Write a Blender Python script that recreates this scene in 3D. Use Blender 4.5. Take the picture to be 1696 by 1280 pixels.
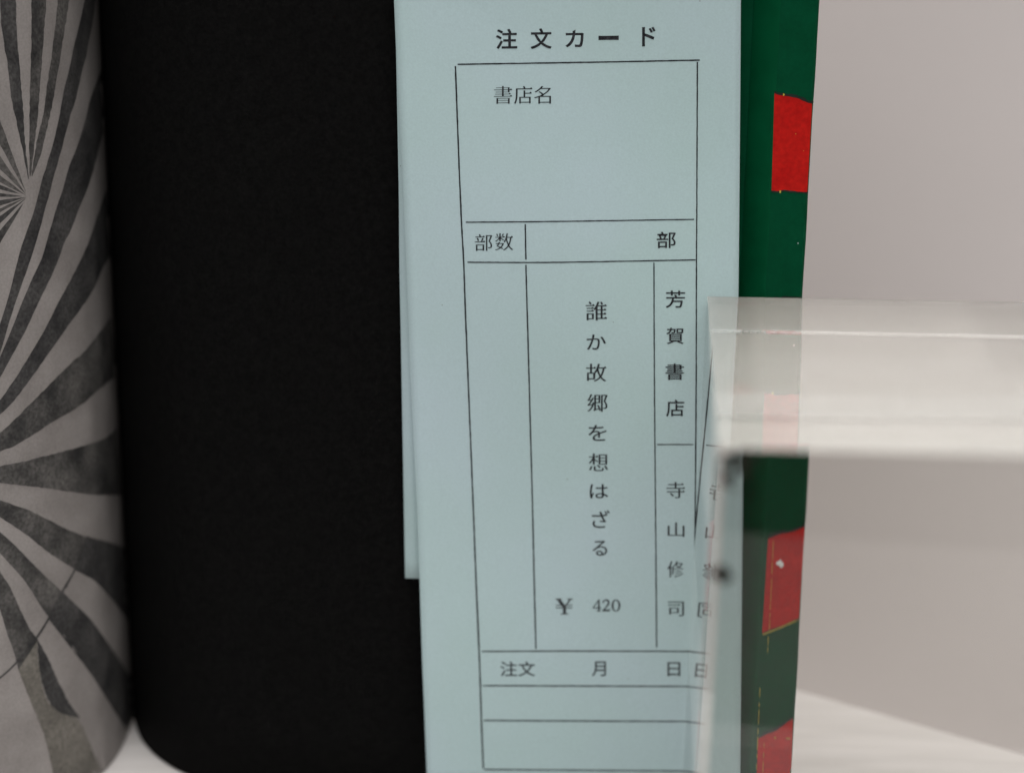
import bpy, bmesh, math, random
from mathutils import Vector, Matrix
from mathutils.bvhtree import BVHTree

random.seed(7)
MM = 0.001
for o in list(bpy.data.objects):
    bpy.data.objects.remove(o)
scene = bpy.context.scene
col = scene.collection

# ------------------------------------------------------------------ camera
W, H = 1696.0, 1280.0
PITCH = math.radians(13.8)
CAM = Vector((0, 0, 0.139))
LENS = 60.0
FPX = LENS / 36.0 * W
cam_d = bpy.data.cameras.new('camera')
cam_d.lens = LENS
cam_d.sensor_width = 36.0
cam_d.clip_start = 0.005
cam_d.clip_end = 20.0
cam_d.dof.use_dof = True
cam_d.dof.focus_distance = 0.266
cam_d.dof.aperture_fstop = 9.0
cam_o = bpy.data.objects.new('camera', cam_d)
col.objects.link(cam_o)
cam_o.location = CAM
cam_o.rotation_euler = (math.pi / 2 - PITCH, 0, 0)
scene.camera = cam_o

# ------------------------------------------------------------------ world and lamps
world = bpy.data.worlds.new('World')
scene.world = world
world.use_nodes = True
bg = world.node_tree.nodes['Background']
bg.inputs['Color'].default_value = (1.0, 0.985, 0.97, 1)
bg.inputs['Strength'].default_value = 0.58


def area_lamp(name, loc, target, size, power, color):
    d = bpy.data.lights.new(name, 'AREA')
    d.shape = 'SQUARE'
    d.size = size
    d.energy = power
    d.color = color
    o = bpy.data.objects.new(name, d)
    col.objects.link(o)
    o.location = loc
    o.rotation_euler = (Vector(target) - Vector(loc)).to_track_quat('-Z', 'Y').to_euler()
    return o


area_lamp('ceiling_lamp', (0.10, -0.10, 1.05), (0.02, 0.26, 0.05), 0.8, 7.0, (1.0, 0.975, 0.95))

scene.view_settings.view_transform = 'Standard'
scene.view_settings.look = 'None'
scene.view_settings.gamma = 1.0
scene.view_settings.exposure = 0.08
scene.view_settings.use_curve_mapping = False

scene.render.engine = 'CYCLES'
cy = scene.cycles
cy.max_bounces = 20
cy.diffuse_bounces = 5
cy.glossy_bounces = 10
cy.transmission_bounces = 16
cy.transparent_max_bounces = 8
cy.caustics_refractive = True
cy.caustics_reflective = True
cy.blur_glossy = 0.3
cy.sample_clamp_indirect = 6.0
cy.use_denoising = True
try:
    cy.denoiser = 'OPENIMAGEDENOISE'
    cy.denoising_input_passes = 'RGB_ALBEDO_NORMAL'
    cy.denoising_prefilter = 'ACCURATE'
except Exception:
    pass


# ------------------------------------------------------------------ measuring helpers
CP, SP = math.cos(PITCH), math.sin(PITCH)


def ray(px, py):
    """direction of the view ray through a photograph pixel"""
    u = (px - W / 2) / FPX
    v = (H / 2 - py) / FPX
    return Vector((u, CP + v * SP, -SP + v * CP))


def hit_surface(px, py, F):
    """point where that ray meets the surface y = F(x, z)"""
    d = ray(px, py)
    t = 0.27
    for _ in range(14):
        p = CAM + d * t
        t = t + (F(p.x, p.z) - p.y) / d.y
    return CAM + d * t


def hit_table(px, py):
    d = ray(px, py)
    return CAM + d * (-CAM.z / d.z)


# ------------------------------------------------------------------ materials
def new_mat(name):
    m = bpy.data.materials.new(name)
    m.use_nodes = True
    nt = m.node_tree
    return m, nt, nt.nodes['Principled BSDF']


def surf_mat(name, c1, c2, scale, rough=0.7, spec=0.3, detail=4, bump=0.0, bscale=None, stretch=None, fac=(0.35, 0.65),
             specks=None, rot=0.25, grain=None):
    m, nt, b = new_mat(name)
    N, L = nt.nodes, nt.links
    tc = N.new('ShaderNodeTexCoord')
    vec = tc.outputs['Object']
    if stretch:
        mp = N.new('ShaderNodeMapping')
        mp.inputs['Scale'].default_value = stretch
        mp.inputs['Rotation'].default_value = (0, 0, rot)
        L.new(vec, mp.inputs['Vector'])
        vec = mp.outputs['Vector']
    n = N.new('ShaderNodeTexNoise')
    n.inputs['Scale'].default_value = scale
    n.inputs['Detail'].default_value = detail
    L.new(vec, n.inputs['Vector'])
    r = N.new('ShaderNodeValToRGB')
    r.color_ramp.elements[0].position = fac[0]
    r.color_ramp.elements[1].position = fac[1]
    r.color_ramp.elements[0].color = (*c1, 1)
    r.color_ramp.elements[1].color = (*c2, 1)
    L.new(n.outputs['Fac'], r.inputs['Fac'])
    out = r.outputs['Color']
    if specks:
        sc, thr, scol = specks
        v = N.new('ShaderNodeTexVoronoi')
        v.inputs['Scale'].default_value = sc
        L.new(tc.outputs['Object'], v.inputs['Vector'])
        lt = N.new('ShaderNodeMath')
        lt.operation = 'LESS_THAN'
        lt.inputs[1].default_value = thr
        L.new(v.outputs['Distance'], lt.inputs[0])
        mx = N.new('ShaderNodeMix')
        mx.data_type = 'RGBA'
        L.new(lt.outputs[0], mx.inputs[0])
        L.new(out, mx.inputs[6])
        mx.inputs[7].default_value = (*scol, 1)
        out = mx.outputs[2]
    if grain:
        g = N.new('ShaderNodeTexNoise')
        g.inputs['Scale'].default_value = grain[0]
        g.inputs['Detail'].default_value = 3
        L.new(tc.outputs['Object'], g.inputs['Vector'])
        mr = N.new('ShaderNodeMapRange')
        mr.inputs['From Min'].default_value = 0.3
        mr.inputs['From Max'].default_value = 0.7
        mr.inputs['To Min'].default_value = 1 - grain[1]
        mr.inputs['To Max'].default_value = 1 + grain[1]
        L.new(g.outputs['Fac'], mr.inputs['Value'])
        vm = N.new('ShaderNodeVectorMath')
        vm.operation = 'SCALE'
        L.new(out, vm.inputs[0])
        L.new(mr.outputs['Result'], vm.inputs['Scale'])
        out = vm.outputs['Vector']
    L.new(out, b.inputs['Base Color'])
    b.inputs['Roughness'].default_value = rough
    b.inputs['Specular IOR Level'].default_value = spec
    if bump:
        n2 = N.new('ShaderNodeTexNoise')
        n2.inputs['Scale'].default_value = bscale or scale * 4
        n2.inputs['Detail'].default_value = 6
        L.new(tc.outputs['Object'], n2.inputs['Vector'])
        bp = N.new('ShaderNodeBump')
        bp.inputs['Strength'].default_value = bump
        bp.inputs['Distance'].default_value = 0.0002
        L.new(n2.outputs['Fac'], bp.inputs['Height'])
        L.new(bp.outputs['Normal'], b.inputs['Normal'])
    return m


M = {}
M['card'] = surf_mat('pale_blue_card_stock', (0.42, 0.558, 0.562), (0.45, 0.572, 0.61), 26, 0.85, 0.15, 5, 0.10, 2600,
                     specks=(170, 0.018, (0.25, 0.30, 0.30)), grain=(3200, 0.035))
M['ink'] = surf_mat('black_letterpress_ink', (0.012, 0.013, 0.016), (0.035, 0.037, 0.042), 1800, 0.75, 0.15, grain=(3000, 0.6))
M['ink_grey'] = surf_mat('grey_letterpress_ink', (0.03, 0.035, 0.04), (0.075, 0.085, 0.09), 1500, 0.75, 0.15)
M['black_paper'] = surf_mat('black_endpaper', (0.0034, 0.0034, 0.0034), (0.0046, 0.0046, 0.0045), 700, 0.9, 0.05, 5, 0.3, 2200, specks=(95, 0.010, (0.05, 0.05, 0.05)), grain=(1600, 0.3))
M['print_light'] = surf_mat('printed_grey_page', (0.22, 0.204, 0.196), (0.31, 0.29, 0.28), 110, 0.6, 0.25, 8, fac=(0.3, 0.7), grain=(2600, 0.10))
M['print_dark'] = surf_mat('printed_dark_stripe', (0.034, 0.034, 0.034), (0.12, 0.115, 0.11), 190, 0.6, 0.15, 10, fac=(0.32, 0.72), grain=(1800, 0.4))
M['print_deep'] = surf_mat('printed_black_stripe', (0.030, 0.030, 0.031), (0.080, 0.078, 0.077), 190, 0.6, 0.15, 10, fac=(0.32, 0.72), grain=(1800, 0.4))
M['print_mid'] = surf_mat('printed_mid_grey', (0.11, 0.103, 0.09), (0.19, 0.178, 0.158), 130, 0.6, 0.25, 9, fac=(0.3, 0.7), grain=(1800, 0.3))
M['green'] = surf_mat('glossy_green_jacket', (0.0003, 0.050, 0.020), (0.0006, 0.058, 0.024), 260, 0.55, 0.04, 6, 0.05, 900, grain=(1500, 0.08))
M['green_lit'] = surf_mat('green_jacket_lit_fold', (0.0003, 0.060, 0.022), (0.0006, 0.074, 0.028), 200, 0.55, 0.04, 6)  # lighter green paints in the light that the fold facet catches
M['red'] = surf_mat('red_jacket_print', (0.40, 0.006, 0.005), (0.47, 0.010, 0.007), 330, 0.5, 0.08, 7, 0.2, 1200, grain=(1500, 0.15))
M['dark_edge'] = surf_mat('dark_print_outline', (0.004, 0.008, 0.005), (0.01, 0.014, 0.01), 500, 0.5, 0.3)
M['worn'] = surf_mat('worn_yellow_crease', (0.35, 0.30, 0.03), (0.6, 0.45, 0.08), 900, 0.7, 0.2)
M['chip_white'] = surf_mat('bare_white_paper', (0.75, 0.75, 0.75), (0.9, 0.9, 0.9), 900, 0.8, 0.2)
M['page_edge'] = surf_mat('cream_page_edges', (0.55, 0.50, 0.40), (0.68, 0.62, 0.52), 900, 0.8, 0.2, stretch=(1, 30, 1))
M['board'] = surf_mat('cover_board', (0.35, 0.32, 0.28), (0.42, 0.39, 0.34), 200, 0.8, 0.2)
M['table'] = surf_mat('white_table', (0.735, 0.707, 0.685), (0.835, 0.805, 0.79), 30, 0.55, 0.3, 8, stretch=(1, 7, 1), fac=(0.28, 0.60), rot=0.75)
M['wall'] = surf_mat('warm_grey_wall', (0.72, 0.67, 0.662), (0.74, 0.69, 0.682), 5, 0.9, 0.1, 2)
m, nt, b = new_mat('clear_acrylic')
b.inputs['Base Color'].default_value = (0.985, 0.988, 0.962, 1)
b.inputs['Roughness'].default_value = 0.0
b.inputs['IOR'].default_value = 1.49
b.inputs['Transmission Weight'].default_value = 1.0
M['acrylic'] = m


# ------------------------------------------------------------------ object helpers
def link_mesh(name, me, mat, parent=None, smooth=False):
    me.materials.append(M[mat])
    if smooth:
        for p in me.polygons:
            p.use_smooth = True
    o = bpy.data.objects.new(name, me)
    col.objects.link(o)
    o.parent = parent
    return o


def mesh_obj(name, verts, faces, mat, parent=None, smooth=False):
    me = bpy.data.meshes.new(name)
    me.from_pydata([tuple(v) for v in verts], [], faces)
    me.update()
    return link_mesh(name, me, mat, parent, smooth)


def thing(name, label, cat, group=None):
    o = bpy.data.objects.new(name, None)
    o.empty_display_size = 0.02
    col.objects.link(o)
    o['label'] = label
    o['category'] = cat
    if group:
        o['group'] = group
    return o


def grid(rows):
    """vertices and quads of a lattice given as rows of points"""
    n, k = len(rows), len(rows[0])
    vs = [p for r in rows for p in r]
    fs = []
    for i in range(n - 1):
        for j in range(k - 1):
            fs.append((i * k + j, i * k + j + 1, (i + 1) * k + j + 1, (i + 1) * k + j))
    return vs, fs


def thicken(o, t, offset=-1):
    md = o.modifiers.new('paper_thickness', 'SOLIDIFY')
    md.thickness = t
    md.offset = offset
    return o


def catmull(pts, n):
    out = []
    P = [Vector(p) for p in pts]
    P = [P[0] * 2 - P[1]] + P + [P[-1] * 2 - P[-2]]
    for i in range(1, len(P) - 2):
        for k in range(n):
            t = k / n
            a, b_, c, d = P[i - 1], P[i], P[i + 1], P[i + 2]
            out.append(0.5 * ((2 * b_) + (c - a) * t + (2 * a - 5 * b_ + 4 * c - d) * t * t + (3 * b_ - a - 3 * c + d) * t ** 3))
    out.append(P[-2])
    return out


# ------------------------------------------------------------------ the setting
# the foot of the wall lies 29 mm beyond where the acrylic makes it seem
B0 = hit_table(1310, 1140) + Vector((0.003, 0.032, 0))
B1 = hit_table(1696, 1250) + Vector((0.003, 0.033, 0))
wd = (B1 - B0).normalized()
wn = Vector((-wd.y, wd.x, 0))            # away from the camera
if wn.y < 0:
    wn = -wn
wa, wb = B0 - wd * 1.2, B0 + wd * 1.2
t = mesh_obj('table', [(-1.5, 0.055, 0), (1.5, 0.055, 0), (1.5, 1.6, 0), (-1.5, 1.6, 0)], [(0, 1, 2, 3)], 'table')
t['kind'] = 'structure'
thicken(t, 0.02, -1)
M['added_floor'] = surf_mat('dark_added_floor', (0.05, 0.042, 0.035), (0.08, 0.066, 0.055), 6, 0.7, 0.2)
fl_o = mesh_obj('added_floor', [(-4, -4, -0.7), (4, -4, -0.7), (4, 4, -0.7), (-4, 4, -0.7)], [(0, 1, 2, 3)], 'added_floor')  # unseen floor, added so the block's front reflects a dark ground
fl_o['kind'] = 'structure'
w = mesh_obj('wall', [wa - Vector((0, 0, .02)), wb - Vector((0, 0, .02)), wb + Vector((0, 0, 1.1)), wa + Vector((0, 0, 1.1))], [(0, 1, 2, 3)], 'wall')
w['kind'] = 'structure'

# ------------------------------------------------------------------ the open book
BOOK_H = 0.186
book = thing('open_book', 'standing open book with striped photo page, black endpaper and green jacket', 'book')

GUT = (-72.0, 300.0)
left_plan = [GUT, (-71.6, 293), (-71.6, 286), (-72.6, 278.5), (-76.0, 270), (-82.5, 262), (-92, 255), (-108, 248), (-128, 244), (-150, 243)]
right_plan = [GUT, (-68.2, 290.5), (-63, 282.6), (-56.5, 276.6), (-47, 272.8), (-32, 271.8), (-10, 271.6), (12, 271.6), (33.5, 271.8)]


def sheet_rows(plan, n, nz, z0=0.0003, z1=BOOK_H, lean=None):
    c = catmull([(p[0] * MM, p[1] * MM, 0) for p in plan], n)
    rows = []
    for i in range(nz + 1):
        z = z0 + (z1 - z0) * i / nz
        r = []
        for p in c:
            q = Vector((p.x, p.y, z))
            if lean:
                q = lean(q)
            r.append(q)
        rows.append(r)
    return rows


def lean_left(q):
    # the gutter leans a little and the page bows gently
    q.x += 0.0012 * (q.z / 0.134) * max(0, 1 - abs(q.x + 0.071) / 0.05)
    return q


lv, lf = grid(sheet_rows(left_plan, 10, 40, lean=lean_left))
left_page = mesh_obj('left_page', lv, lf, 'print_light', book, True)
left_bvh = BVHTree.FromPolygons([tuple(v) for v in lv], lf)
thicken(left_page, 0.00012, 1)
rv, rf = grid(sheet_rows(right_plan, 10, 20, lean=lean_left))
endpaper = mesh_obj('black_endpaper', rv, rf, 'black_paper', book, True)
thicken(endpaper, 0.00015, -1)

# the pages and boards behind the two open leaves
def offset_plan(plan, dx, dy):
    return [(p[0] + dx, p[1] + dy) for p in plan]


def slab(name, front, back, mat, z0, z1, parent):
    """closed solid between two plan curves with as many points each"""
    a = catmull([(p[0] * MM, p[1] * MM, 0) for p in front], 6)
    c = catmull([(p[0] * MM, p[1] * MM, 0) for p in back], 6)
    n = len(a)
    vs = []
    for z in (z0, z1):
        vs += [(p.x, p.y, z) for p in a] + [(p.x, p.y, z) for p in c]
    f = []
    for i in range(n - 1):
        f.append((i, i + 1, n + i + 1, n + i))
        f.append((2 * n + i, 3 * n + i, 3 * n + i + 1, 2 * n + i + 1))
        f.append((i, 2 * n + i, 2 * n + i + 1, i + 1))
        f.append((n + i, n + i + 1, 3 * n + i + 1, 3 * n + i))
    f.append((0, n, 3 * n, 2 * n))
    f.append((n - 1, 3 * n - 1, 4 * n - 1, 2 * n - 1))
    return mesh_obj(name, vs, f, mat, parent)


lp2 = [(-72.6, 300.8), (-72.9, 293), (-73.0, 286), (-74.0, 279.2), (-77.4, 271.2), (-83.6, 263.6), (-92.8, 256.8), (-108.4, 249.8), (-128.2, 245.6), (-150, 244.6)]
lp3 = [(-79, 306), (-86, 301), (-90, 296), (-95, 290), (-101, 284), (-108, 278), (-116, 272), (-127, 268), (-138, 266), (-150, 265)]
slab('page_block', lp2, lp3, 'page_edge', 0.0004, BOOK_H - 0.0005, book)
lp4 = [(p[0] - 0.6, p[1] + 0.8) for p in lp3]
lp5 = [(p[0] - 1.6, p[1] + 2.6) for p in lp3]
slab('front_cover', lp4, lp5, 'board', 0.0002, BOOK_H + 0.002, book)
rb1 = [(-71.2, 301.2), (-66, 292.6), (-61, 286), (-54.5, 280.8), (-44.5, 277), (-31, 275.4), (-10, 274.6), (12, 274.2), (33, 274.0)]
rb2 = [(p[0] + 0.6, p[1] + 2.4) for p in rb1]
slab('back_cover', rb1, rb2, 'board', 0.0002, BOOK_H + 0.002, book)

# dust jacket turned in round the right-hand board: facets meeting at folds
jac_plan = [(20, 273.2), (33.0, 272.6), (36.95, 271.9), (37.15, 271.75), (40.35, 268.9), (40.7, 268.65), (44.0, 268.05), (46.1, 267.75), (46.55, 268.1), (46.5, 269.6), (44.0, 275.6), (20, 277.4)]


def jac_lean(z):
    return (z - 0.100) * 0.016


def jac_rows(z0, z1, nz):
    rows = []
    rnd = random.Random(3)
    for i in range(nz + 1):
        z = z0 + (z1 - z0) * i / nz
        wob = 0.00004 * math.sin(z * 210) + 0.00002 * math.sin(z * 517 + 1)
        rows.append([Vector((p[0] * MM + jac_lean(z) * (1 if p[0] > 34 else 0) + (wob if p[0] > 40 else 0), p[1] * MM, z)) for p in jac_plan])
    return rows


jr = jac_rows(0.0003, BOOK_H + 0.002, 60)
jv, jf = grid(jr)
jacket = mesh_obj('dust_jacket', jv, jf, 'green', book)
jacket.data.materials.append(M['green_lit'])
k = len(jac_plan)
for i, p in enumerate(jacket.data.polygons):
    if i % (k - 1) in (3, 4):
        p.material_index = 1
jac_bvh = BVHTree.FromPolygons([tuple(v) for v in jv], jf)


def bvh_hit(bvh, px, py, lift=0.00004):
    d = ray(px, py).normalized()
    loc, nor, idx, dist = bvh.ray_cast(CAM, d)
    if loc is None:
        return None
    if nor.dot(d) > 0:
        nor = -nor
    return loc + nor * lift


def resample(pl, n):
    P = [Vector((p[0], p[1])) for p in pl]
    L = [0]
    for a, b_ in zip(P, P[1:]):
        L.append(L[-1] + (b_ - a).length)
    out = []
    for i in range(n + 1):
        s = L[-1] * i / n
        j = 0
        while j < len(P) - 2 and L[j + 1] < s:
            j += 1
        f = (s - L[j]) / max(1e-6, L[j + 1] - L[j])
        out.append(P[j].lerp(P[j + 1], f))
    return out


def band(name, A, Bq, mat, parent, bvh, n=46, m=5, lift=0.00004, jitter=0.0, smooth_pts=True):
    """strip of print between two traced edges, laid on the surface"""
    if smooth_pts and len(A) > 2:
        A = [(p.x, p.y) for p in catmull([(a[0], a[1], 0) for a in A], 5)]
        Bq = [(p.x, p.y) for p in catmull([(a[0], a[1], 0) for a in Bq], 5)]
    a, c = resample(A, n), resample(Bq, n)
    idx, vs, fs = {}, [], []
    rn = random.Random(len(A) * 31 + int(A[0][0]))
    for i in range(n + 1):
        ja, jb = rn.uniform(-jitter, jitter), rn.uniform(-jitter, jitter)
        p0, p1 = a[i], c[i]
        dr = (p1 - p0)
        dr = dr.normalized() if dr.length > 1e-6 else Vector((1, 0))
        p0, p1 = p0 + dr * ja, p1 + dr * jb
        for j in range(m + 1):
            q = p0.lerp(p1, j / m)
            h = bvh_hit(bvh, q.x, q.y, lift)
            if h is not None:
                idx[(i, j)] = len(vs)
                vs.append(h)
    for i in range(n):
        for j in range(m):
            ks = [(i, j), (i, j + 1), (i + 1, j + 1), (i + 1, j)]
            if all(q in idx for q in ks):
                fs.append(tuple(idx[q] for q in ks))
    if not fs:
        return None
    # keep only faces that lie on one sheet
    good = []
    for f in fs:
        pts = [vs[q] for q in f]
        if max((pts[q] - pts[q - 1]).length for q in range(4)) < 0.02:
            good.append(f)
    return mesh_obj(name, vs, good, mat, parent, True)


c1 = lambda *p: [(x / 3.2, y / 3.2) for x, y in p]
c2 = lambda *p: [(x / 3.2, 400 + y / 3.2) for x, y in p]
c3 = lambda *p: [(x / 2.667, 800 + y / 2.667) for x, y in p]
EX = 14   # print runs on into the gutter


stripes = [
    (c1((0, -60), (5, 130), (40, 350), (60, 520), (90, 660), (120, 800), (150, 950)),
     c1((82, -60), (90, 200), (105, 380), (120, 560), (130, 720), (140, 840), (152, 950)), 'print_deep'),
    (c1((166, -60), (165, 200), (158, 480), (156, 600), (155, 700), (154, 820), (156, 940)),
     c1((250, -60), (230, 200), (215, 400), (208, 500), (200, 600), (185, 740), (163, 930)), 'print_dark'),
    (c1((312, -60), (280, 240), (250, 450), (230, 600), (200, 720), (182, 820), (165, 930)),
     c1((378, -60), (335, 200), (300, 420), (275, 560), (235, 740), (205, 850), (170, 935)), 'print_dark'),
    (c1((465, -60), (410, 170), (370, 350), (335, 500), (300, 680), (260, 830), (220, 960), (180, 1120), (122, 1280)) + c2((85, 130), (50, 270), (5, 420), (-40, 550)),
     c1((515, -60), (470, 230), (430, 400), (400, 530), (365, 640), (330, 780), (300, 880), (260, 1030), (192, 1280)) + c2((150, 130), (110, 240), (60, 390), (0, 590), (-40, 680)), 'print_deep'),
    (c1((565, 300), (520, 410), (480, 520), (450, 640), (410, 770), (360, 900), (330, 1010), (290, 1130), (247, 1280)) + c2((220, 90), (160, 220), (110, 340), (50, 490), (0, 610), (-40, 690)),
     c1((590, 560), (565, 640), (530, 760), (500, 880), (470, 980), (430, 1080), (390, 1180), (370, 1230), (343, 1280)) + c2((300, 120), (240, 250), (190, 350), (130, 480), (0, 720), (-40, 790)), 'print_deep'),
    (c1((600, 920), (560, 1010), (520, 1130), (470, 1280)) + c2((420, 110), (370, 210), (310, 320), (240, 460), (170, 580), (90, 710), (0, 840), (-40, 890)),
     c2((640, -20), (590, 60), (540, 150), (490, 260), (410, 380), (350, 460), (280, 560), (210, 660), (130, 770), (60, 860), (0, 915), (-40, 950)), 'print_deep'),
    (c2((660, 320), (590, 400), (520, 490), (440, 590), (390, 630), (320, 700), (240, 780), (140, 880), (60, 960), (0, 1010), (-40, 1040)),
     c2((700, 650), (620, 710), (540, 770), (450, 850), (400, 885), (360, 910), (270, 960), (180, 1020), (80, 1080), (0, 1110), (-40, 1125)), 'print_dark'),
    (c2((720, 910), (640, 970), (560, 1040), (450, 1080), (340, 1110), (220, 1140), (150, 1160), (0, 1190), (-40, 1196)),
     c3((640, 62), (540, 55), (400, 50), (330, 40), (280, 33), (230, 25), (100, 10), (0, 0), (-40, -4)), 'print_dark'),
    (c3((640, 320), (555, 290), (480, 260), (380, 235), (280, 195), (150, 130), (60, 95), (0, 75), (-40, 62)),
     c3((590, 660), (540, 570), (470, 470), (420, 430), (330, 380), (220, 310), (120, 230), (0, 150), (-40, 125)), 'print_dark'),
    (c3((610, 910), (560, 830), (480, 710), (400, 600), (330, 530), (270, 475), (190, 400), (120, 330), (50, 260), (0, 215), (-40, 180)),
     c3((580, 1130), (540, 1060), (480, 960), (420, 870), (370, 790), (300, 690), (220, 600), (150, 495), (100, 420), (0, 310), (-40, 265)), 'print_dark'),
    (c3((168, 690), (130, 640), (90, 560), (50, 470), (0, 390), (-40, 320)),
     c3((80, 825), (60, 740), (45, 700), (30, 660), (0, 560), (-40, 470)), 'print_dark'),
    (c3((166, 690), (210, 770), (250, 860), (300, 960), (330, 1005), (350, 1032)),
     c3((164, 695), (170, 780), (185, 880), (220, 970), (270, 1015), (350, 1036)), 'print_deep'),
    (c3((80, 825), (110, 900), (150, 1000), (190, 1100), (215, 1190), (245, 1330)),
     c3((164, 696), (168, 780), (185, 885), (225, 978), (345, 1042), (470, 1330)), 'print_mid'),
]
for A, Bq, mt in stripes:
    band('printed_stripe', A, Bq, mt, left_page, left_bvh, jitter=0.7)
# darker print to the right of the drawn fold line, and the line itself
band('printed_shade', c3((385, 232), (330, 375), (270, 478), (215, 600)), c3((620, 318), (560, 600), (560, 800), (430, 880)), 'print_deep', left_page, left_bvh, lift=0.00002)
band('printed_shade', c3((384, 236), (480, 262), (560, 292), (640, 322)), c3((334, 384), (420, 433), (540, 572), (590, 660)), 'print_deep', left_page, left_bvh, lift=0.00006)
band('printed_shade', c3((274, 480), (330, 532), (400, 602), (480, 712), (560, 832), (610, 910)), c3((216, 602), (300, 690), (370, 790), (420, 870), (540, 1060), (580, 1128)), 'print_deep', left_page, left_bvh, lift=0.00006)
# light stripes inside that shade
band('printed_stripe', c3((328, 382), (420, 432), (470, 472), (540, 575), (590, 665)), c3((285, 487), (330, 532), (400, 602), (480, 712), (600, 900)), 'print_light', left_page, left_bvh, lift=0.00005)
band('printed_line', c3((380, 235), (322, 388), (270, 478), (208, 598), (150, 688), (60, 798), (-30, 880)), c3((385, 237), (328, 392), (277, 482), (215, 603), (157, 694), (65, 804), (-30, 888)), 'print_deep', left_page, left_bvh, lift=0.00007, m=1)
band('printed_line', c3((370, 1068), (420, 1150), (450, 1260)), c3((395, 1075), (440, 1150), (470, 1260)), 'print_light', left_page, left_bvh, lift=0.00007, m=2)
# fan of fine rays running out from the hub towards the fore-edge
hub = Vector((46, 326))
rn = random.Random(11)
ang = 110
while ang < 244:
    wdt = rn.uniform(5, 12)
    a0, a1 = math.radians(ang), math.radians(ang + wdt)
    r0, r1 = rn.uniform(3, 16), 360
    e = lambda a, r: (hub.x + math.cos(a) * r, hub.y - math.sin(a) * r)
    am = (a0 + a1) / 2
    band('printed_ray', [e(am, r0), e(a0, 30), e(a0, 70), e(a0, r1)], [e(am, r0), e(a1, 30), e(a1, 70), e(a1, r1)],
         rn.choice(['print_deep', 'print_dark']), left_page, left_bvh, n=24, m=2, lift=0.00003, jitter=0.5, smooth_pts=False)
    ang += wdt + rn.uniform(3.5, 9)


# red patches and wear on the jacket (positions are the true ones, as seen past the acrylic)
def patch(TL, TR, BR, BL, seed):
    rr = random.Random(seed)
    n = 14
    top = [Vector(TL).lerp(Vector(TR), i / n) for i in range(n + 1)]
    bot = [Vector(BL).lerp(Vector(BR), i / n) for i in range(n + 1)]
    tj = [(p.x, p.y + rr.uniform(-.6, .6) + 1.3 * math.sin(i * .5 + seed)) for i, p in enumerate(top)]
    bj = [(p.x, p.y + rr.uniform(-.6, .6) + 1.0 * math.sin(i * .6 + seed)) for i, p in enumerate(bot)]
    up = [(x, y - rr.uniform(3, 6)) for x, y in tj]
    dn = [(x, y + rr.uniform(1.5, 3.5)) for x, y in bj]
    band('red_patch', tj, bj, 'red', jacket, jac_bvh, n=30, m=12, smooth_pts=False)
    band('patch_outline', up, tj, 'dark_edge', jacket, jac_bvh, n=30, m=2, lift=0.00006, smooth_pts=False)
    band('patch_outline', bj, dn, 'dark_edge', jacket, jac_bvh, n=30, m=2, lift=0.00006, smooth_pts=False)


patch((1283, 154), (1347, 172), (1339, 318), (1278, 315), 1)
patch((1272, 499), (1331, 495), (1318, 657), (1262, 652), 2)
patch((1258, 792), (1312, 774), (1303, 908), (1249, 930), 3)
patch((1243, 1086), (1294, 1056), (1288, 1230), (1236, 1240), 4)


def fleck(px, py, rx, ry, mat, seed, n=9):
    rr = random.Random(seed)
    vs = [bvh_hit(jac_bvh, px + rx * math.cos(a * 2 * math.pi / n) * rr.uniform(.4, 1.2), py + ry * math.sin(a * 2 * math.pi / n) * rr.uniform(.4, 1.2), 0.00009) for a in range(n)]
    if None in vs:
        return
    mesh_obj('worn_fleck', vs, [tuple(range(n))], mat, jacket)


fleck(1276, 827, 5.5, 6.5, 'chip_white', 5)
fleck(1298, 157, 2, 2.4, 'worn', 6)
fleck(1292, 318, 2.2, 3.2, 'worn', 7)
fleck(1322, 403, 1.3, 1.2, 'chip_white', 8)
fleck(1287, 1083, 5, 1.4, 'worn', 9)
fleck(1268, 1082, 2, 1.6, 'worn', 10)
fleck(1318, 222, .9, .9, 'worn', 12)
fleck(1331, 250, .8, .8, 'worn', 13)
for j, (ya, yb, x0, wdt) in enumerate([(1010, 1200, 0, 0.9), (935, 965, 9, 0.8), (795, 925, 10, 0.7), (1090, 1180, 10, 0.6)]):
    xs = lambda y: 1278 - (y - 315) * 0.047 + x0
    yy = ya
    rr = random.Random(40 + j)
    while yy < yb:
        ln = rr.uniform(6, 22)
        band('worn_line', [(xs(yy), yy), (xs(yy + ln), yy + ln)], [(xs(yy) + wdt, yy), (xs(yy + ln) + wdt, yy + ln)], 'worn', jacket, jac_bvh, n=3, m=1, lift=0.00009, smooth_pts=False)
        yy += ln + rr.uniform(1, 9)
band('worn_line', [(1250, 931), (1275, 921), (1302, 909)], [(1250, 933), (1275, 923), (1302, 911)], 'worn', jacket, jac_bvh, n=12, m=1, lift=0.0001, smooth_pts=False)

# ------------------------------------------------------------------ the order card
card = thing('order_card', 'pale blue printed order slip lying over the black endpaper', 'card')


def F_front(x, z):
    s = (x + 0.02) / 0.055
    bow = 0.0007 * math.sin((z - 0.01) / 0.13 * math.pi * 1.4) + 0.0010 * math.sin((x * 0.75 + z) * 2 * math.pi / 0.082 + 0.6)
    curl = 0.016 * max(0, -s + 0.35) ** 2 * max(0, min(1, (0.125 - z) / 0.1))
    foot = 0.8 * max(0, 0.05 - z) ** 2
    return 0.2676 - 0.052 * (x - 0.035) * 0.55 - bow * 0.55 - curl - foot * max(0, min(1, (0.028 - x) / 0.02))


def F_back(x, z):
    return 0.2676 - 0.052 * (x - 0.035) * 0.55 + 0.0008 + 0.0006 * max(0, min(1, (0.125 - z) / 0.1))


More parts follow.
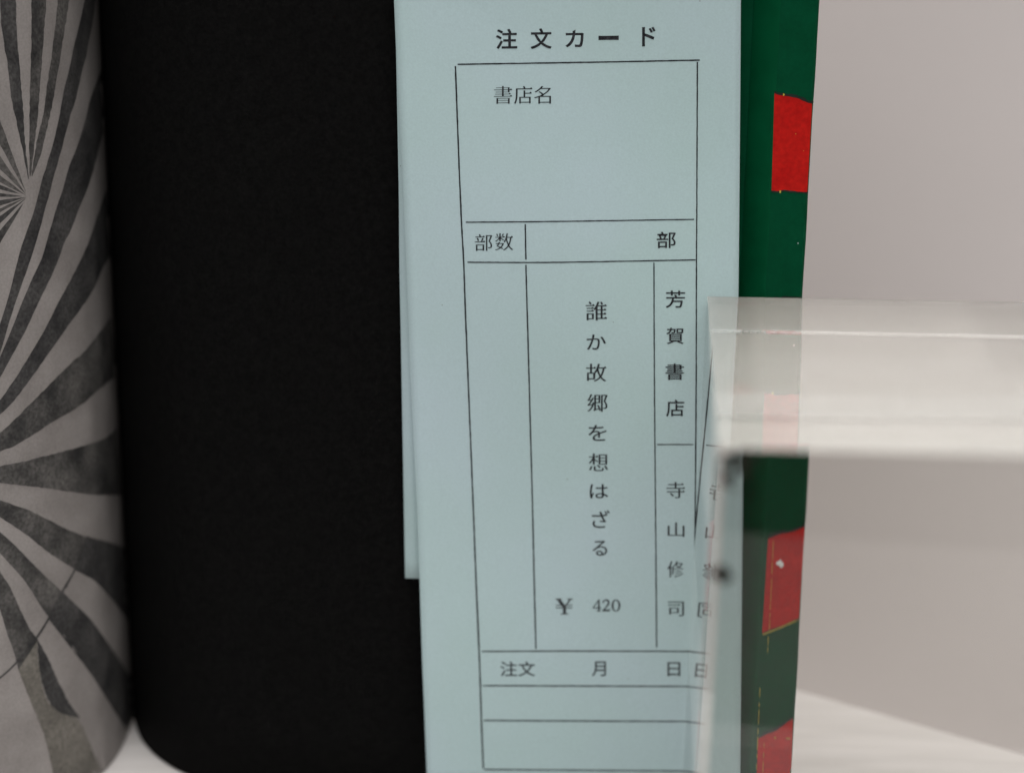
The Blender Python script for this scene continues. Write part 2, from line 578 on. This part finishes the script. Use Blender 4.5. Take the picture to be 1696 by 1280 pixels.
fl_left = [(649, -170), (653, 0), (658, 110), (662.6, 212), (668, 318), (673, 440), (679, 607), (686, 748), (690.6, 840), (695, 960), (699, 1087), (707, 1280), (708, 1296)]
fl_right = [(1228.5, -170), (1227, 0), (1226.5, 110), (1225.7, 212), (1224.8, 318), (1223.6, 440), (1221.7, 607), (1220.3, 748), (1219.3, 840), (1218.2, 960), (1217, 1087), (1215, 1280), (1215, 1296)]


def leaf(name, lp, rp, F, n, m_):
    a, c = resample(lp, n), resample(rp, n)
    # rows share the pixel height of the left edge
    rows = [[hit_surface(p.x + (q.x - p.x) * j / m_, p.y + (q.y - p.y) * j / m_, F) for j in range(m_ + 1)] for p, q in zip(a, c)]
    v, f = grid(rows)
    o = mesh_obj(name, v, [tuple(reversed(x)) for x in f], 'card', card, True)
    thicken(o, 0.00016, -1)
    return o


front = leaf('front_leaf', fl_left, fl_right, F_front, 70, 40)
bk_left = [(648, -170), (652.5, 0), (656, 88), (660.5, 318), (661.5, 440), (663.5, 536), (668, 784), (671, 957)]
bk_right = [(1100, -170), (1100, 0), (1100, 88), (1100, 318), (1100, 440), (1100, 536), (1100, 784), (1100, 972)]
back = leaf('back_leaf', bk_left, bk_right, F_back, 40, 20)


def on_card(px, py, lift=0.00005):
    p = hit_surface(px, py, F_front)
    return p + Vector((0, -lift, 0))


rr = random.Random(21)


def rule(pts, width, mat='ink'):
    n = max(8, int(math.dist(pts[0], pts[-1]) / 7))
    P = resample([(p.x, p.y) for p in catmull([(a[0], a[1], 0) for a in pts], 4)] if len(pts) > 2 else pts, n)
    vs = []
    for i, p in enumerate(P):
        d = (P[min(n, i + 1)] - P[max(0, i - 1)]).normalized()
        nn = Vector((-d.y, d.x))
        wv = width * rr.uniform(0.82, 1.12) / 2
        off = rr.uniform(-0.12, 0.12)
        vs += [on_card(*(p + nn * (wv + off))), on_card(*(p - nn * (wv - off)))]
    mesh_obj('ruled_line', vs, [(2 * i, 2 * i + 1, 2 * i + 3, 2 * i + 2) for i in range(n)], mat, front)


rule([(758, 107), (900, 104.8), (1030, 102.6), (1159, 100)], 2.3)
rule([(754.3, 110), (760, 265), (764.5, 371), (768, 435), (771.6, 536), (778, 695), (784, 845), (788.6, 964), (793.9, 1088), (797.4, 1194), (800.5, 1272)], 2.6)
rule([(1155, 103), (1154, 354), (1153.5, 430), (1152.9, 642), (1151.5, 830), (1149, 1075), (1147, 1272)], 2.2)
rule([(771.6, 368.2), (900, 367.2), (1149.4, 363.5)], 2.0)
rule([(774.4, 434.4), (900, 434.8), (1030, 432.8), (1152, 430.5)], 2.0)
rule([(870, 371.4), (871, 429.8)], 2.4)
rule([(871, 438.8), (875.2, 589), (878, 690), (882, 840), (884.8, 964), (887.6, 1073.5)], 2.4)
rule([(1083, 435), (1083.9, 642), (1085.7, 850), (1087.5, 1071.7)], 2.0)
rule([(1088.5, 736), (1148, 735.8)], 1.8)
rule([(798, 1078), (950, 1077.5), (1146, 1078)], 2.2, 'ink_grey')
rule([(799, 1134.7), (1145, 1136)], 2.2, 'ink_grey')
rule([(801, 1192.3), (1143, 1194)], 2.2, 'ink_grey')
rule([(802.7, 1273.3), (1142, 1276)], 2.2, 'ink_grey')

# ---- lettering
deps = bpy.context.evaluated_depsgraph_get()
_txt_cache = {}


def outlines(ch):
    """closed outlines of a character, in em units"""
    if ch in _txt_cache:
        return _txt_cache[ch]
    cu = bpy.data.curves.new('glyph', 'FONT')
    cu.body = ch
    ob = bpy.data.objects.new('glyph', cu)
    col.objects.link(ob)
    bpy.context.view_layer.update()
    cv = ob.to_curve(bpy.context.evaluated_depsgraph_get())
    res = []
    for s in cv.splines:
        pts = []
        bp = s.bezier_points
        n = len(bp)
        for i in range(n):
            a, b_ = bp[i], bp[(i + 1) % n]
            straight = (a.handle_right - a.co).length < 1e-5 and (b_.handle_left - b_.co).length < 1e-5
            # straight edge when both handles lie on the chord
            ch_ = b_.co - a.co
            if ch_.length > 1e-7:
                dv = max((a.handle_right - a.co).cross(ch_).length, (b_.handle_left - b_.co).cross(ch_).length) / ch_.length
                straight = straight or dv < 2e-4
            kk = 1 if straight else 5
            for j in range(kk):
                t_ = j / kk
                q = a.co * (1 - t_) ** 3 + a.handle_right * 3 * t_ * (1 - t_) ** 2 + b_.handle_left * 3 * t_ * t_ * (1 - t_) + b_.co * t_ ** 3
                v = Vector((q.x, q.y))
                if not pts or (v - pts[-1]).length > 1e-5:
                    pts.append(v)
        if len(pts) > 2:
            if (pts[0] - pts[-1]).length < 1e-5:
                pts.pop()
            res.append(pts)
    ob.to_curve_clear()
    bpy.data.objects.remove(ob)
    bpy.data.curves.remove(cu)
    # make ink lie on a known side: the outline holding the leftmost point is an outer one
    lead = min(res, key=lambda P: min(p.x for p in P))
    ar = sum(P.x * Q.y - Q.x * P.y for P, Q in zip(lead, lead[1:] + lead[:1]))
    if ar < 0:
        res = [list(reversed(P)) for P in res]
    _txt_cache[ch] = res
    return res


def reweight(loops, ax, ay, serif):
    """grow (+) or shrink (-) strokes sideways by ax and up-down by ay; add the small serifs of a printed Mincho face"""
    out, tris = [], []
    for P in loops:
        n = len(P)
        nor = []
        for i in range(n):
            d = P[(i + 1) % n] - P[i]
            d = d.normalized() if d.length > 1e-9 else Vector((1, 0))
            nor.append(Vector((d.y, -d.x)))
        Q = []
        for i in range(n):
            a, b_ = nor[i - 1], nor[i]
            nx = a.x if abs(a.x) > abs(b_.x) else b_.x
            ny = a.y if abs(a.y) > abs(b_.y) else b_.y
            Q.append(P[i] + Vector((nx * ax, ny * ay)))
        if serif:
            for i in range(n):
                j = (i + 1) % n
                d = P[j] - P[i]
                if nor[i].x > 0.93 and 0.02 < d.length < 0.085:
                    e0, e1 = P[i] - P[i - 1], P[(j + 1) % n] - P[j]
                    if e0.cross(d) > 0 and d.cross(e1) > 0 and e0.length > 0.05 and e1.length > 0.05 and abs(e0.y) < abs(e0.x) * .3:
                        top = Q[i] if Q[i].y > Q[j].y else Q[j]
                        tris.append([top + Vector((0.012, -0.004)), top + Vector((-0.055, 0.052)), top + Vector((-0.115, -0.004))])
        out.append(Q)
    return out, tris


def fill(loops):
    cu = bpy.data.curves.new('fill', 'CURVE')
    cu.dimensions = '2D'
    cu.fill_mode = 'BOTH'
    for P in loops:
        s = cu.splines.new('POLY')
        s.points.add(len(P) - 1)
        for i, p in enumerate(P):
            s.points[i].co = (p.x, p.y, 0, 1)
        s.use_cyclic_u = True
    ob = bpy.data.objects.new('fill', cu)
    col.objects.link(ob)
    bpy.context.view_layer.update()
    ev = ob.evaluated_get(bpy.context.evaluated_depsgraph_get())
    me = ev.to_mesh()
    vs = [Vector((v.co.x, v.co.y)) for v in me.vertices]
    fs = [tuple(p.vertices) for p in me.polygons]
    ev.to_mesh_clear()
    bpy.data.objects.remove(ob)
    bpy.data.curves.remove(cu)
    return vs, fs


def place_shape(name, vs, fs, box, bb, mat, skew=0.0):
    x0, y0, x1, y1 = box
    bx0, by0, bx1, by1 = bb
    P = []
    for v in vs:
        u = (v.x - bx0) / (bx1 - bx0)
        t_ = (v.y - by0) / (by1 - by0)
        px = x0 + u * (x1 - x0)
        py = y1 + t_ * (y0 - y1)
        py -= skew * (px - (x0 + x1) / 2)
        px += skew * 0.0
        P.append(on_card(px, py))
    mesh_obj(name, P, fs, mat, front)


STYLE = {            # sideways, up-down, serif
    'gothic': (0.020, 0.017, False),
    'medium': (0.010, 0.006, False),
    'mincho': (0.002, -0.014, True),
    'mincho_b': (0.008, -0.010, True),
    'kana': (-0.004, -0.013, False),
    'kana_b': (0.006, -0.001, False),
}


def glyph(ch, box, style, mat='ink', skew=0.0):
    ax, ay, serif = STYLE[style]
    loops = outlines(ch)
    bb = (min(p.x for P in loops for p in P), min(p.y for P in loops for p in P), max(p.x for P in loops for p in P), max(p.y for P in loops for p in P))
    loops, tris = reweight(loops, ax, ay, serif)
    vs, fs = fill(loops)
    for tr in tris:
        fs.append((len(vs), len(vs) + 1, len(vs) + 2))
        vs += tr
    x0, y0, x1, y1 = box
    place_shape('printed_character', vs, fs, box, bb, mat, skew)


SK = 0.012
for ch, bx in (('注', (822, 49, 856, 81)), ('文', (879.6, 48, 913, 81)), ('カ', (937, 49, 966, 78.5)), ('ー', (992, 60.5, 1024, 66)), ('ド', (1064, 45.7, 1085, 76.7))):
    glyph(ch, bx, 'gothic', skew=SK)
for ch, bx in (('書', (818, 142.5, 848, 172.6)), ('店', (851.5, 142.5, 881.4, 172.6)), ('名', (884.5, 142.5, 912.5, 172.6)),
               ('部', (786.5, 387.7, 815.3, 416)), ('数', (820, 386, 850, 415.3))):
    glyph(ch, bx, 'mincho', skew=SK)
glyph('部', (1088, 384, 1119, 411), 'medium', skew=SK)
for ch, bx in (('誰', (970.4, 499, 1004.8, 531)), ('故', (971, 602, 1004, 632)), ('郷', (973, 652.4, 1006, 682)), ('想', (975, 750.4, 1007, 780))):
    glyph(ch, bx, 'mincho_b', skew=0.005)
for ch, bx in (('か', (971.8, 554, 1003.6, 579)), ('を', (974.6, 703.5, 1004.6, 730)), ('は', (977, 801.6, 1007, 825)), ('ざ', (980.6, 844.7, 1009.7, 873.8)), ('る', (981.6, 895, 1005.4, 919.7))):
    glyph(ch, bx, 'kana_b', skew=0.005)
for ch, bx in (('芳', (1103, 481.6, 1134.3, 509.6)), ('賀', (1104, 542.8, 1132.5, 569.5)), ('書', (1102.5, 602, 1132.5, 629)), ('店', (1103.4, 662, 1133, 689.4))):
    glyph(ch, bx, 'medium', skew=0.004)
for ch, bx in (('寺', (1104, 797.7, 1134, 824.8)), ('山', (1106, 864.6, 1133.4, 889)), ('修', (1105.5, 928.6, 1132, 955.6)), ('司', (1106.3, 995.4, 1132.5, 1020))):
    glyph(ch, bx, 'mincho_b', 'ink_grey')
for ch, bx in (('注', (829, 1094.8, 856.4, 1119)), ('文', (859, 1094.8, 885.7, 1119)), ('月', (980.6, 1094.8, 1003.3, 1118.8)), ('日', (1105.8, 1096, 1126.4, 1118.8))):
    glyph(ch, bx, 'medium', 'ink_grey')


# price figures in an old-style serif face, drawn as strokes of changing width
def stroke(vs, fs, pts):
    base = len(vs)
    n = len(pts)
    for i, (x, y, w_) in enumerate(pts):
        a, c = pts[max(0, i - 1)], pts[min(n - 1, i + 1)]
        d = Vector((c[0] - a[0], c[1] - a[1])).normalized()
        nn = Vector((-d.y, d.x)) * w_ / 2
        vs += [Vector((x, y)) + nn, Vector((x, y)) - nn]
    for i in range(n - 1):
        fs.append((base + 2 * i, base + 2 * i + 1, base + 2 * i + 3, base + 2 * i + 2))


def serif_figure(strokes, box, mat='ink_grey'):
    vs, fs = [], []
    for s in strokes:
        stroke(vs, fs, s)
    place_shape('printed_character', vs, fs, box, (0, 0, 1, 1), mat)


four = [[(0.72, 0.0, .2), (0.72, 1.0, .2)], [(0.70, 0.97, .09), (0.04, 0.32, .09)], [(0.0, 0.30, .08), (1.0, 0.30, .08)], [(0.45, 0.03, .06), (0.98, 0.03, .06)]]
two = [[(0.12, 0.74, .24), (0.2, 0.86, .12), (0.38, 0.97, .09), (0.6, 0.95, .15), (0.78, 0.84, .24), (0.78, 0.66, .24), (0.64, 0.48, .15), (0.36, 0.28, .1), (0.1, 0.06, .09)],
       [(0.06, 0.08, .16), (0.5, 0.1, .17), (0.88, 0.08, .16), (0.96, 0.26, .06)]]
zero = [[(0.5 + 0.40 * math.cos(a), 0.5 + 0.47 * math.sin(a), 0.07 + 0.17 * abs(math.cos(a)) ** 1.5) for a in [i * 2 * math.pi / 28 for i in range(29)]]]
yen = [[(0.16, 0.97, .19), (0.52, 0.45, .19)], [(0.86, 0.97, .09), (0.52, 0.45, .09)], [(0.52, 0.5, .18), (0.52, 0.0, .18)], [(0.3, 0.03, .06), (0.74, 0.03, .06)],
       [(0.0, 0.97, .06), (0.36, 0.97, .06)], [(0.68, 0.97, .06), (1.0, 0.97, .06)], [(0.02, 0.58, .055), (0.98, 0.58, .055)], [(0.02, 0.42, .055), (0.98, 0.42, .055)]]
serif_figure(four, (981.7, 992.3, 995.8, 1012))
serif_figure(two, (997, 992.3, 1011, 1012))
serif_figure(zero, (1013, 992.3, 1027.3, 1012))
serif_figure(yen, (920, 990.8, 948.8, 1016.9))

# ------------------------------------------------------------------ the clear acrylic block
M['chip_spot'] = surf_mat('dark_chip_refraction', (0.004, 0.010, 0.006), (0.03, 0.022, 0.016), 900, 0.7, 0.2)
side = Vector((-0.0985, -0.9951, 0))       # along the left side, towards the camera
along = Vector((1, -0.100, 0))             # along the back, to the right
BL_top = Vector((31.0, 266.4, 88.3)) * MM
BL_bot = Vector((28.9, 266.4, 0.25)) * MM
DEPTH, WIDTH = 0.0885, 0.080
block = thing('acrylic_block', 'thick clear acrylic block standing against the right edge of the book', 'block')
# outline of the block seen from its left side: depth from the back, height, plus a bead added across the top to catch a bright line
HGT = BL_top.z - BL_bot.z
BEAD = 0.0268
prof = [(0, 0), (0, HGT), (BEAD - 0.00040, HGT), (BEAD - 0.00026, HGT + 0.00011), (BEAD, HGT + 0.00016), (BEAD + 0.00026, HGT + 0.00011), (BEAD + 0.00040, HGT), (DEPTH, HGT), (DEPTH, 0)]


def block_point(d, h, w_):
    base = BL_bot.lerp(BL_top, h / HGT)
    return Vector((base.x, base.y, BL_bot.z + h)) + side * d + along * w_


bm = bmesh.new()
lft = [bm.verts.new(block_point(d, h, 0)) for d, h in prof]
rgt = [bm.verts.new(block_point(d, h, WIDTH)) for d, h in prof]
n = len(prof)
bm.faces.new(lft)
bm.faces.new(list(reversed(rgt)))
for i in range(n):
    j = (i + 1) % n
    bm.faces.new((lft[j], lft[i], rgt[i], rgt[j]))
bmesh.ops.recalc_face_normals(bm, faces=bm.faces)
big = [e for e in bm.edges if len(e.link_faces) == 2 and e.calc_face_angle() > 1.2 and
       min(abs(prof[k_][0] - BEAD) for k_ in [min(range(n), key=lambda q: min((v.co - block_point(*prof[q], 0)).length, (v.co - block_point(*prof[q], WIDTH)).length)) for v in e.verts]) > 0.001]
fl = [e for e in big if all((v.co - block_point(DEPTH, v.co.z - BL_bot.z, 0)).length < 0.0005 for v in e.verts)]
bmesh.ops.bevel(bm, geom=fl, offset=0.0007, segments=2, affect='EDGES', profile=0.5)
big = [e for e in big if e.is_valid and e not in fl]
bmesh.ops.bevel(bm, geom=big, offset=0.0002, segments=2, affect='EDGES', profile=0.5)
# the front top left corner is knocked off in two small facets
cor = block_point(DEPTH, HGT, 0)
for nrm, off in (((-0.55, -0.45, 0.9), 0.0009), ((-0.9, -0.5, 0.4), 0.0008)):
    nv = Vector(nrm).normalized()
    g = list(bm.verts) + list(bm.edges) + list(bm.faces)
    r = bmesh.ops.bisect_plane(bm, geom=g, plane_co=cor - nv * off, plane_no=nv, clear_outer=True)
    bmesh.ops.edgeloop_fill(bm, edges=[e for e in r['geom_cut'] if isinstance(e, bmesh.types.BMEdge)])
bmesh.ops.recalc_face_normals(bm, faces=bm.faces)
me = bpy.data.meshes.new('acrylic_body')
bm.to_mesh(me)
bm.free()
body = link_mesh('acrylic_body', me, 'acrylic', block)

# chips near the front face's left edge, their dark refraction painted as spots
fn = Vector((along.y, -along.x, 0)).normalized()
fp = block_point(DEPTH, 0, 0)


def on_front(px, py):
    d = ray(px, py)
    return CAM + d * ((fp - CAM).dot(fn) / d.dot(fn)) + fn * 0.00008


def chip_spot(px, py, rx, ry, seed):
    rs = random.Random(seed)
    n_ = 11
    rim = [on_front(px + rx * math.cos(a) * rs.uniform(.55, 1.15), py + ry * math.sin(a) * rs.uniform(.55, 1.15)) for a in [q * 2 * math.pi / n_ for q in range(n_)]]
    c = on_front(px, py) + fn * 0.00012
    mesh_obj('painted_chip', rim + [c], [(i, (i + 1) % n_, n_) for i in range(n_)], 'chip_spot', body)


chip_spot(1198, 951, 21, 17, 1)
for a_ in ((1211, 757, 9, 6), (1236, 750, 9, 3), (1222, 768, 6, 8), (1203, 793, 6, 6), (1196, 772, 3, 4), (1234, 781, 3, 4), (1248, 757, 5, 3), (1215, 806, 2.5, 3)):
    chip_spot(a_[0], a_[1], a_[2] * 2.3, a_[3] * 2.2, int(a_[0]))
